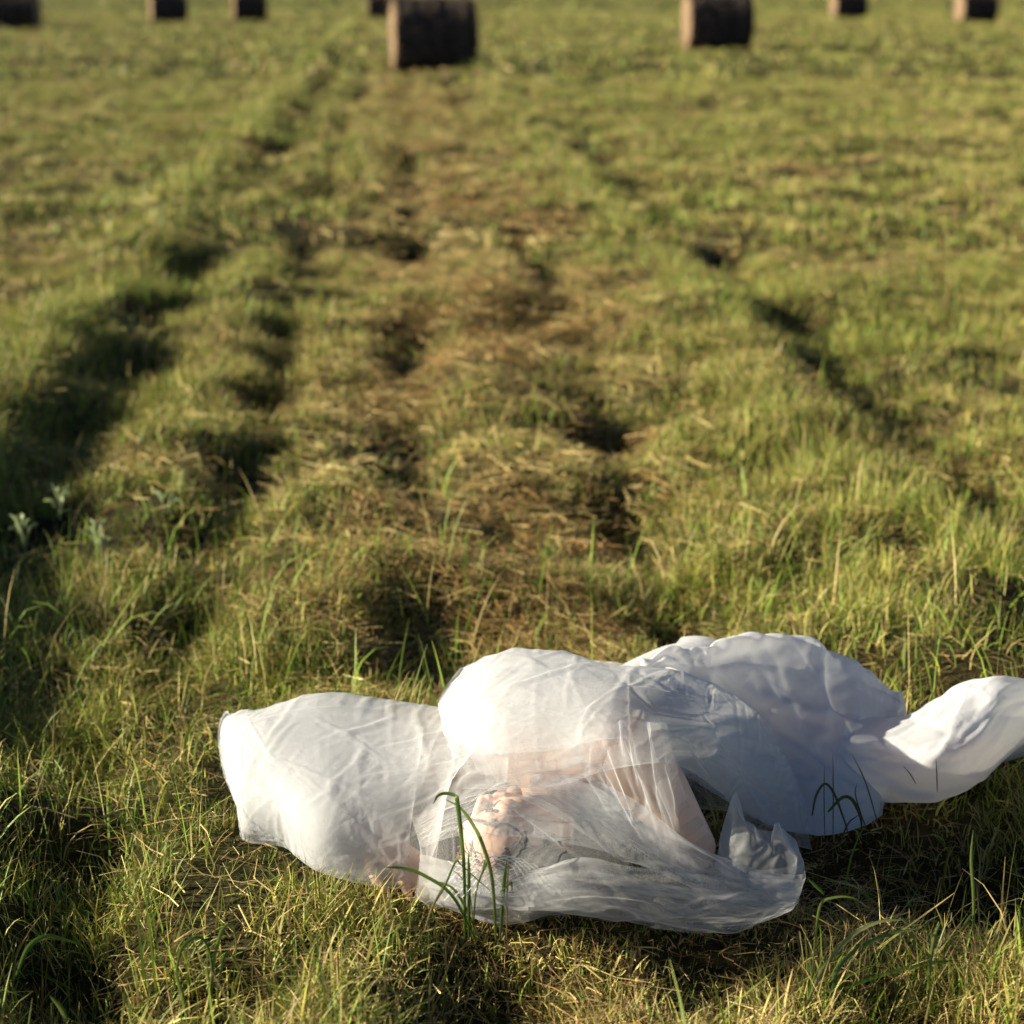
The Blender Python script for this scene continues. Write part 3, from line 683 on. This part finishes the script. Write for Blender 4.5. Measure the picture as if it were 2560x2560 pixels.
vcloth(VP, M_t3, 51, (30, 1.35, .3, .016, .004, .02, .08, .3), body=False)

# ------------------------------------------------------------------ grass
allp = np.concatenate(CLOTH_PTS); CG = .02; cx0, cy0 = -1.2, 2.6; cn = 150
cmap = np.full((cn, cn), 9.0)
ix = ((allp[:, 0]-cx0)/CG).astype(int); iy = ((allp[:, 1]-cy0)/CG).astype(int); ok = (ix >= 0) & (ix < cn) & (iy >= 0) & (iy < cn)
np.minimum.at(cmap, (ix[ok], iy[ok]), allp[ok, 2])
for a in range(2):      # close small gaps
    c2 = cmap.copy()
    for dx, dy in ((1, 0), (-1, 0), (0, 1), (0, -1)): c2 = np.minimum(c2, np.roll(np.roll(cmap, dx, 0), dy, 1))
    cmap = np.where(cmap > 8, c2, cmap)
def clear(x, y):
    i = ((x-cx0)/CG).astype(int); j = ((y-cy0)/CG).astype(int); ok = (i >= 0) & (i < cn) & (j >= 0) & (j < cn)
    return np.where(ok, cmap[np.clip(i, 0, cn-1), np.clip(j, 0, cn-1)], 9.0)

FRESH = np.array([.13, .20, .022]); OLIVE = np.array([.29, .28, .055]); STRAW = np.array([.50, .39, .15]); BROWN = np.array([.25, .15, .075]); YEL = np.array([.44, .40, .08])
def blades(r, x, y, h, wd, seg=4, lean=.5, colmix=None, curl=1.0, z0=None):
    n = len(x); z = terrain(x, y)-.005 if z0 is None else z0
    az = r.random(n)*2*np.pi; ld = np.stack([np.cos(az), np.sin(az), np.zeros(n)], 1)
    ld[:, 0] += .3*(fbm(x*4, y*4, 360, 2)*4-2); ld[:, 1] += .3*(fbm(x*4, y*4, 364, 2)*4-2)
    an0 = np.abs(r.normal(size=n))*lean*.6; bd = (r.random(n)**1.5)*curl*1.5
    p = np.stack([x, y, z], 1); path = [p]
    for k in range(seg):
        an = np.clip(an0+bd*(k/max(seg-1, 1)), 0, 2.3)
        st = (h/seg)[:, None]
        p = p+st*(np.cos(an)[:, None]*np.array([0, 0, 1.])+np.sin(an)[:, None]*ld); path.append(p)
    path = np.stack(path, 1); k = seg+1
    fa = r.random(n)*np.pi*2; s = np.stack([np.cos(fa), np.sin(fa), r.normal(size=n)*.2], 1)[:, None]
    prof = np.array([.8, 1., .85, .6, .12]) if seg == 4 else np.linspace(1, .2, k)
    s = s*wd[:, None, None]*prof[None, :, None]*.5
    V = np.stack([path-s, path+s], 2).reshape(-1, 3)
    i, j = np.meshgrid(np.arange(n), np.arange(k-1), indexing='ij'); a = ((i*k+j)*2).ravel()
    F = np.stack([a, a+1, a+3, a+2], 1)
    cc = colmix
    tipt = np.linspace(0, 1, k)[None, :, None]
    c = cc[:, None, :]*(1-.0*tipt) + (STRAW-cc[:, None, :])*(.25*tipt**3)
    c = np.repeat(c.reshape(-1, 3), 2, axis=0)
    return V, F, c
def field_color(r, x, y, far):
    n = len(x); u = x+ROW*y
    big = fbm(x*.9+9, y*.55, 300, 3); sm = fbm(x*3.1, y*2.4, 310, 2)
    q = r.random(n)
    dry = np.clip(.38+1.8*(big-.5)+.8*(sm-.5)+.10*np.exp(-((u-.35)/.55)**2)-.25*np.exp(-((u+1.5)/.5)**2), .05, .92)
    a = np.clip(q*1.3-(1-dry)*.75, 0, 1)[:, None]
    c = OLIVE*(1-a)+STRAW*a
    gm = (r.random(n) < (.50-.25*dry+.2*(1-sm)))[:, None]
    c = np.where(gm, FRESH*(.8+.8*r.random((n, 1))), c)
    yl = (r.random(n) < .18)[:, None]; c = np.where(yl, YEL, c)
    br = (r.random(n) < .06+.18*np.exp(-((u-.4)/.4)**2))[:, None]; c = np.where(br, BROWN, c)
    bb = (r.random(n) < .35*bare(x, y))[:, None]; c = np.where(bb, BROWN, c); c = c*(.65+.65*r.random((n, 1)))
    return c
def scatter(r, y0, y1, dens, slope=.46, marg=.9):
    A = slope*(y1**2-y0**2)+2*marg*(y1-y0); n = int(A*dens)
    y = y0+(y1-y0)*r.random(int(2*(slope*y1+marg)*(y1-y0)*dens)); wmax = slope*y1+marg
    x = (r.random(len(y))*2-1)*wmax
    k = (np.abs(x) < slope*y+marg) & ((np.abs(x) < .25*y+.5) | (r.random(len(x)) < .45)); x, y = x[k], y[k]
    return x, y
parts = []
HAY = [(P(a, b, 0)[0], P(a, b, 0)[1], c) for a, b, c in ((1050, 800, .22), (1430, 845, .33), (1250, 1290, .34), (1010, 1330, .22), (1380, 560, .3), (1500, 1060, .18), (2020, 420, .4), (1300, 1560, .22))]
def bare(x, y):
    u = x+ROW*y
    b = np.exp(-((u-.38)/.55)**2)*np.clip((fbm(x*1.7+4, y*1.2, 390, 2)-.52)*7, 0, 1)
    for c_, d_, w_ in HAY: b = np.maximum(b, np.clip(1.5*np.exp(-((x-c_)/w_)**2-((y-d_)/(w_*1.3))**2)-.25+.8*(fbm(x*9, y*6, 395, 2)-.5), 0, 1))
    return b
def zone(seed, y0, y1, dens, hs, ws, seg, lean=.55):
    r = np.random.default_rng(seed); x, y = scatter(r, y0, y1, dens)
    # clumping
    cl = fbm(x*6, y*5, 320, 2)*.6+fbm(x*1.7, y*1.3, 330, 2)*.6
    k = r.random(len(x)) < np.clip((cl-.40)*3.2, .08, 1); x, y = x[k], y[k]; n = len(x)
    u = x+ROW*y
    hh = (.03+.06*r.random(n)**1.6+.10*np.clip(fbm(x*3.2, y*2.8, 340, 2)-.3, 0, 1))*hs
    hh *= 1-.2*np.exp(-((u-.35)/.55)**2); hh *= 1-.65*bare(x, y); hh *= 1+.7*np.exp(-((u+1.5)/.3)**2)+.4*np.exp(-((u-1.3)/.2)**2)
    hh = np.minimum(hh, np.maximum(clear(x, y)*.75-.004, .012))
    wd = (.0017+.0034*r.random(n)**2.5)*ws
    V, F, c = blades(r, x, y, hh, wd, seg, lean, field_color(r, x, y, 0))
    parts.append((V, F, c))
zone(1, 2.35, 5.5, 15000, 1.0, 1.0, 4, .95)
zone(2, 5.5, 12, 6200, .80, 1.5, 3, .95)
zone(3, 12, 32, 1150, .85, 3.3, 2)
zone(4, 32, 100, 90, 1.2, 11, 2)
zone(5, 100, 260, 9, 1.2, 36, 2)
# taller single blades and long bent leaves among the stubble
def tall(seed, y0, y1, dens, hmin, hmax, w0, w1):
    r = np.random.default_rng(seed); x, y = scatter(r, y0, y1, dens); 
    k = fbm(x*3, y*3, 350, 2) > .45; x, y = x[k], y[k]; n = len(x)
    hh = hmin+(hmax-hmin)*r.random(n)**1.5
    k = clear(x, y) > 1; x, y, hh = x[k], y[k], hh[k]; n = len(x)
    c = FRESH*1.3*(.7+.7*r.random((n, 1))); k = (r.random(n) < .35)[:, None]; c = np.where(k, STRAW*.9, c)
    V, F, cc = blades(r, x, y, hh, w0+(w1-w0)*r.random(n)**2, 4, .5, c, 1.6); parts.append((V, F, cc))
tall(21, 2.35, 5.5, 420, .10, .24, .0022, .0055)
tall(22, 5.5, 12, 60, .08, .18, .004, .008)
tall(23, 12, 30, 10, .10, .2, .008, .014)
Vs, Fs, Cs = [], [], []; off = 0
for V, F, c in parts: Vs.append(V); Fs.append(F+off); Cs.append(c); off += len(V)
M_grass = attr_leaf('grass_blades', .14, .55)
g_ = link('grass', mesh_np('grass', np.concatenate(Vs), np.concatenate(Fs), np.concatenate(Cs)), M_grass)
tag(g_, 'short mown meadow grass, green and straw yellow', 'grass', kind='stuff')

# cut straw lying on the ground
def straw():
    Vs, Fs, Cs = [], [], []; off = 0
    for sd_, y0, y1, dens, ws, ln in ((61, 2.35, 5.5, 5200, 1, 1), (62, 5.5, 12, 2200, 1.7, 1.3), (63, 12, 32, 400, 3.6, 2.0), (64, 32, 90, 22, 10, 4)):
        r = np.random.default_rng(sd_); x, y = scatter(r, y0, y1, dens); u = x+ROW*y
        pr = .25+.35*np.exp(-((u-.4)/.5)**2)+1.0*bare(x, y)+.9*(fbm(x*2, y*1.5, 370, 2)-.5)
        k = (r.random(len(x)) < pr); x, y = x[k], y[k]; n = len(x)
        c0 = clear(x, y); L = (.03+.10*r.random(n))*ln; L = np.where(c0 < 1, L*.5, L)
        az = r.random(n)*2*np.pi; el = r.normal(size=n)*.16
        d = np.stack([np.cos(az)*np.cos(el), np.sin(az)*np.cos(el), np.sin(el)], 1)
        lift = np.where(c0 < 1, .008, .010+.045*r.random(n)*fbm(x*3, y*3, 380, 2)*1.6)
        z = terrain(x, y)+lift
        p0 = np.stack([x, y, z], 1); sg = r.normal(size=(n, 3))*.008*ln
        path = np.stack([p0-d*L[:, None]/2, p0+sg, p0+d*L[:, None]/2], 1)
        V, F, c = ribbons(path, (.0006+.0009*r.random(n))*ws, (STRAW*1.1*(.55+.7*r.random((n, 1))))*np.where(r.random((n, 1)) < .3+.4*bare(x, y)[:, None], np.array([.72, .55, .48]), 1), r.normal(size=(n, 1, 3))*.6+np.array([0, 0, 1]))
        Vs.append(V); Fs.append(F+off); Cs.append(c); off += len(V)
    return mesh_np('cut_straw', np.concatenate(Vs), np.concatenate(Fs), np.concatenate(Cs))
M_straw = attr_leaf('dry_straw', .2, .6)
tag(link('cut_straw', straw(), M_straw), 'dry tan hay stalks left lying between the grass', 'straw', kind='stuff')

# single tufts and plants one can point at
M_leaf = attr_leaf('leaf_green', .4, .4)
def leaf_blade(name, pts, wd, col, parent, m=None, prof=None, sub=5):
    pts = np.array(pts, float); t = np.linspace(0, 1, (len(pts)-1)*sub+1); c = cr(pts, t)
    d = np.gradient(c, axis=0); d /= np.linalg.norm(d, axis=1, keepdims=True)+1e-9
    s = np.cross(d, np.array([.25, 1.0, .15])); s /= np.linalg.norm(s, axis=1, keepdims=True)+1e-9
    nn_ = np.cross(s, d)
    p = (np.sin(np.pi*np.clip(t*.9+.1, 0, 1))**.6 if prof is None else prof(t))
    p = np.maximum(p, .08)[:, None]*wd/2
    V = np.stack([c-s*p+nn_*p*.35, c, c+s*p+nn_*p*.35], 1).reshape(-1, 3)
    i, j = np.meshgrid(np.arange(len(c)-1), np.arange(2), indexing='ij'); a = (i*3+j).ravel()
    F = np.stack([a, a+1, a+4, a+3], 1)
    cc = np.tile(np.array(col), (len(V), 1))
    return link(name, mesh_np(name, V, F, cc), m or M_leaf, parent)
G1 = (.10, .17, .03); G2 = (.16, .21, .05); T1 = (.34, .27, .12)
def Q(base, *pts):
    "points at about the base's depth: given pixels, keep y of the base"
    y0 = base[1]; out = []
    for (px, py, dy) in pts:
        a = (px-1280)/5333.0; b = -(py-1280)/5333.0
        d = np.array([a, math.cos(TH)+b*math.sin(TH), -math.sin(TH)+b*math.cos(TH)]); t = (y0+dy)/d[1]
        out.append(np.array([0, 0, CAM_H])+d*t)
    return out
b0 = P(1180, 2350, 0)
tuft = empty('grass_tuft', tuple(b0)); tag(tuft, 'tall green grass tuft in front of the veiled face with one folded blade', 'grass tuft')
for pts, wd, col in ([[(1162, 2350, 0), (1160, 2180, 0), (1152, 2080, .0), (1142, 2000, .0), (1138, 1990, .005), (1115, 1984, .01), (1095, 1990, .01), (1083, 2010, .0)], .0062, G1],
                     [[(1240, 2350, 0), (1230, 2200, 0), (1205, 2110, 0), (1180, 2060, .01), (1150, 2020, .02), (1112, 1998, .03)], .0060, G2],
                     [[(1172, 2350, 0), (1172, 2210, 0), (1171, 2130, 0)], .0050, G1],
                     [[(1250, 2350, 0), (1258, 2230, 0), (1266, 2150, 0)], .0055, G1],
                     [[(1266, 2350, 0), (1268, 2220, 0), (1272, 2152, 0)], .0028, T1],
                     [[(1120, 2340, -.03), (1080, 2280, -.02), (1110, 2220, -.01), (1140, 2152, 0), (1150, 2160, 0), (1200, 2205, 0), (1240, 2240, 0)], .0030, G2],
                     [[(1190, 2350, 0), (1130, 2240, -.01), (1060, 2190, -.01), (1010, 2172, -.01), (960, 2168, -.01)], .0065, G1],
                     [[(1200, 2350, 0), (1140, 2230, 0), (1075, 2200, 0)], .0050, G2],
                     [[(1182, 2350, 0), (1190, 2230, 0), (1215, 2160, 0), (1212, 2155, .01), (1205, 2180, .02)], .003, G2],
                     [[(1250, 2230, 0), (1275, 2210, 0), (1279, 2206, 0), (1280, 2240, 0)], .003, G2],
                     [[(1060, 2330, -.04), (1080, 2270, -.03), (1110, 2210, -.03)], .003, T1],
                     [[(1185, 2350, 0), (1175, 2240, 0), (1150, 2190, 0), (1120, 2170, 0)], .0022, T1]):
    leaf_blade('blade', Q(b0, *[(a, b_, c-min(.11, max(0, 2330-b_)*.0007)) for a, b_, c in pts]), wd*1.15, col, tuft)
# stalk crossing in front of the tulle
b1 = P(1400, 2300, 0); stk = leaf_blade('dry_stalk', Q(b1, (1398, 2262, 0), (1425, 2220, 0), (1454, 2182, 0)), .0022, T1, None, M_straw)
tag(stk, 'single thin dry stalk leaning across the front edge of the veil', 'stalk')
# left: a wide blade lying over the hem
b2 = P(900, 2200, 0); lb = leaf_blade('grass_blade', Q(b2, (795, 2178, 0), (840, 2184, 0), (893, 2192, -.01), (945, 2218, -.03)), .008, (.17, .20, .09), None)
tag(lb, 'pale wide grass blade bent over the left front hem of the veil', 'blade of grass')
lb.name = 'bent_grass_stem'

# mound of cut hay bottom right
def clump(name, base, label, cat, n, rad, hgt, wdr, seed, cols, prop):
    r = np.random.default_rng(seed); root = empty(name, tuple(base)); tag(root, label, cat)
    for kind, m in (('green_blades', M_leaf), ('dry_stalks', M_straw)):
        k = int(n*prop) if kind == 'green_blades' else n-int(n*prop)
        a = r.random(k)*2*np.pi; q = rad*np.sqrt(r.random(k)); x = base[0]+np.cos(a)*q*1.2; y = base[1]+np.sin(a)*q*.7
        h = hgt*(.35+.65*r.random(k)); 
        cl = (FRESH*1.3 if kind == 'green_blades' else STRAW)*(.6+.7*r.random((k, 1)))
        V, F, c = blades(r, x, y, h, wdr[0]+(wdr[1]-wdr[0])*r.random(k)**2, 4, .9, cl, 1.7, z0=terrain(x, y)+.0)
        link(kind, mesh_np(kind, V, F, c), m, root)
    return root
hm = P(2250, 2430, 0)
mound = clump('hay_clump', hm, 'sunlit mound of loose green and tan cut grass at the bottom right', 'hay clump', 900, .13, .16, (.0012, .004), 71, None, .5)
for pts, wd, col in ([[(2030, 2440, 0), (2040, 2330, 0), (2052, 2262, 0), (2080, 2245, .01), (2130, 2245, .02), (2180, 2275, .02)], .0045, G2],
                     [[(2015, 2515, -.03), (2060, 2420, -.02), (2130, 2340, 0), (2200, 2305, .02), (2260, 2300, .03)], .0075, (.22, .25, .10)],
                     [[(2080, 2520, -.02), (2090, 2430, -.01), (2150, 2370, 0), (2230, 2335, .01), (2300, 2320, .02)], .0080, (.10, .17, .05)],
                     [[(2330, 2560, -.02), (2322, 2450, 0), (2335, 2350, 0), (2352, 2305, 0)], .0060, G2],
                     [[(2090, 2480, -.02), (2200, 2440, 0), (2320, 2410, .02), (2400, 2400, .02)], .0070, G1],
                     [[(2060, 2235, .03), (2020, 2197, .03)], .006, G1]):
    leaf_blade('leaf', Q(hm, *pts), wd, col, mound)
bt = P(2440, 2380, 0); tb = empty('grass_tuft', tuple(bt)); tag(tb, 'tall upright green grass blades standing in the shadow at the right edge', 'grass tuft')
for pts, wd, col in ([[(2433, 2345, 0), (2434, 2240, 0), (2428, 2150, 0), (2433, 2075, 0)], .0055, G2],
                     [[(2455, 2450, 0), (2448, 2300, 0), (2440, 2200, 0)], .0025, T1],
                     [[(2545, 2430, 0), (2548, 2340, 0), (2550, 2280, 0), (2540, 2262, 0), (2528, 2261, 0)], .0040, G2],
                     [[(2558, 2430, 0), (2560, 2340, 0), (2562, 2250, 0)], .0045, G1],
                     [[(2400, 2330, 0), (2420, 2300, 0), (2430, 2285, 0)], .005, G2],
                     [[(2470, 2400, 0), (2500, 2350, 0), (2525, 2338, 0), (2560, 2365, 0)], .005, G2]):
    leaf_blade('blade', Q(bt, *pts), wd, col, tb)
# dark blades against the dress
bd_ = P(2110, 2110, 0); td = empty('grass_tuft', tuple(bd_)); tag(td, 'thin dark grass blades and arches standing in front of the white skirt', 'grass tuft')
for pts, wd in ([[(2030, 2040, 0), (2040, 1990, 0), (2062, 1960, 0), (2085, 1985, 0), (2110, 2050, 0), (2125, 2100, 0)], .005],
                [[(2062, 2100, 0), (2060, 1990, 0), (2061, 1915, 0)], .002], [[(2082, 2110, 0), (2083, 1990, 0), (2082, 1882, 0)], .0022],
                [[(2070, 2030, 0), (2105, 1995, 0), (2130, 2000, 0), (2150, 2040, 0), (2155, 2080, 0)], .007],
                [[(2200, 2080, 0), (2165, 1960, 0), (2130, 1885, 0)], .0025], [[(2175, 2100, 0), (2140, 1995, 0), (2142, 1958, 0)], .0025],
                [[(2100, 2110, 0), (2120, 2060, 0), (2150, 2035, 0)], .003], [[(2290, 1960, 0), (2275, 1935, 0), (2258, 1915, 0)], .0022],
                [[(2343, 1980, 0), (2342, 1940, 0), (2340, 1895, 0)], .0022]):
    leaf_blade('blade', Q(bd_, *pts), wd, (.07, .09, .03), td)
# right foreground arching blades bottom left
bl = P(560, 2480, 0); tl = empty('grass_tuft', tuple(bl)); tag(tl, 'arching pale green blades at the bottom left, bent over like hoops', 'grass tuft')
for pts, wd, col in ([[(520, 2520, 0), (535, 2400, 0), (555, 2325, 0), (578, 2318, 0), (590, 2350, .01), (588, 2400, .01)], .0055, G2],
                     [[(440, 2430, 0), (455, 2370, 0), (490, 2345, 0), (515, 2360, 0), (530, 2430, 0), (525, 2560, 0)], .0060, G1],
                     [[(550, 2560, 0), (545, 2470, 0), (568, 2380, 0), (600, 2430, 0), (630, 2490, 0)], .004, G2],
                     [[(470, 2560, -.03), (455, 2490, -.03), (435, 2425, -.03)], .008, (.18, .22, .05)],
                     [[(40, 2440, 0), (70, 2370, 0), (115, 2342, 0), (160, 2350, 0), (215, 2365, 0)], .008, G1],
                     [[(170, 2560, -.05), (150, 2520, -.05), (125, 2490, -.05)], .010, G2]):
    leaf_blade('blade', Q(bl, *pts), wd, col, tl)
# broad leaved weeds
def weed(base_px, label, leaves, seed):
    bp = P(base_px[0], base_px[1], 0); root = empty('leafy_weed', tuple(bp)); tag(root, label, 'weed', 'pale broad leaved weeds at the left rut')
    r = np.random.default_rng(seed)
    for k in range(leaves):
        az = r.random()*6.28; h = .05+.05*r.random(); sp = .01+.025*r.random()
        d = np.array([math.cos(az), math.sin(az), 0])
        p = [bp, bp+d*sp*.4+np.array([0, 0, h*.6]), bp+d*sp*.8+np.array([0, 0, h*.95]), bp+d*sp*1.5+np.array([0, 0, h*(.85+.3*r.random())])]
        leaf_blade('leaf', p, .008+.006*r.random(), np.array([.30, .36, .16])*(.7+.5*r.random()), root, None, lambda t: np.where(t < .35, .12, np.sin(np.pi*np.clip((t-.35)/.65, 0, 1))**.7+.02))
weed((150, 1300), 'weed with upright pale leaves in the dark rut at left', 9, 1)
weed((250, 1400), 'weed with spread silvery leaves in the dark rut, lowest of its group', 11, 2)
weed((60, 1370), 'weed with pale leaves at the left edge of the photo beside the dark rut', 8, 3)
weed((420, 1310), 'single bright leaved weed on the inner side of the dark rut', 4, 4)
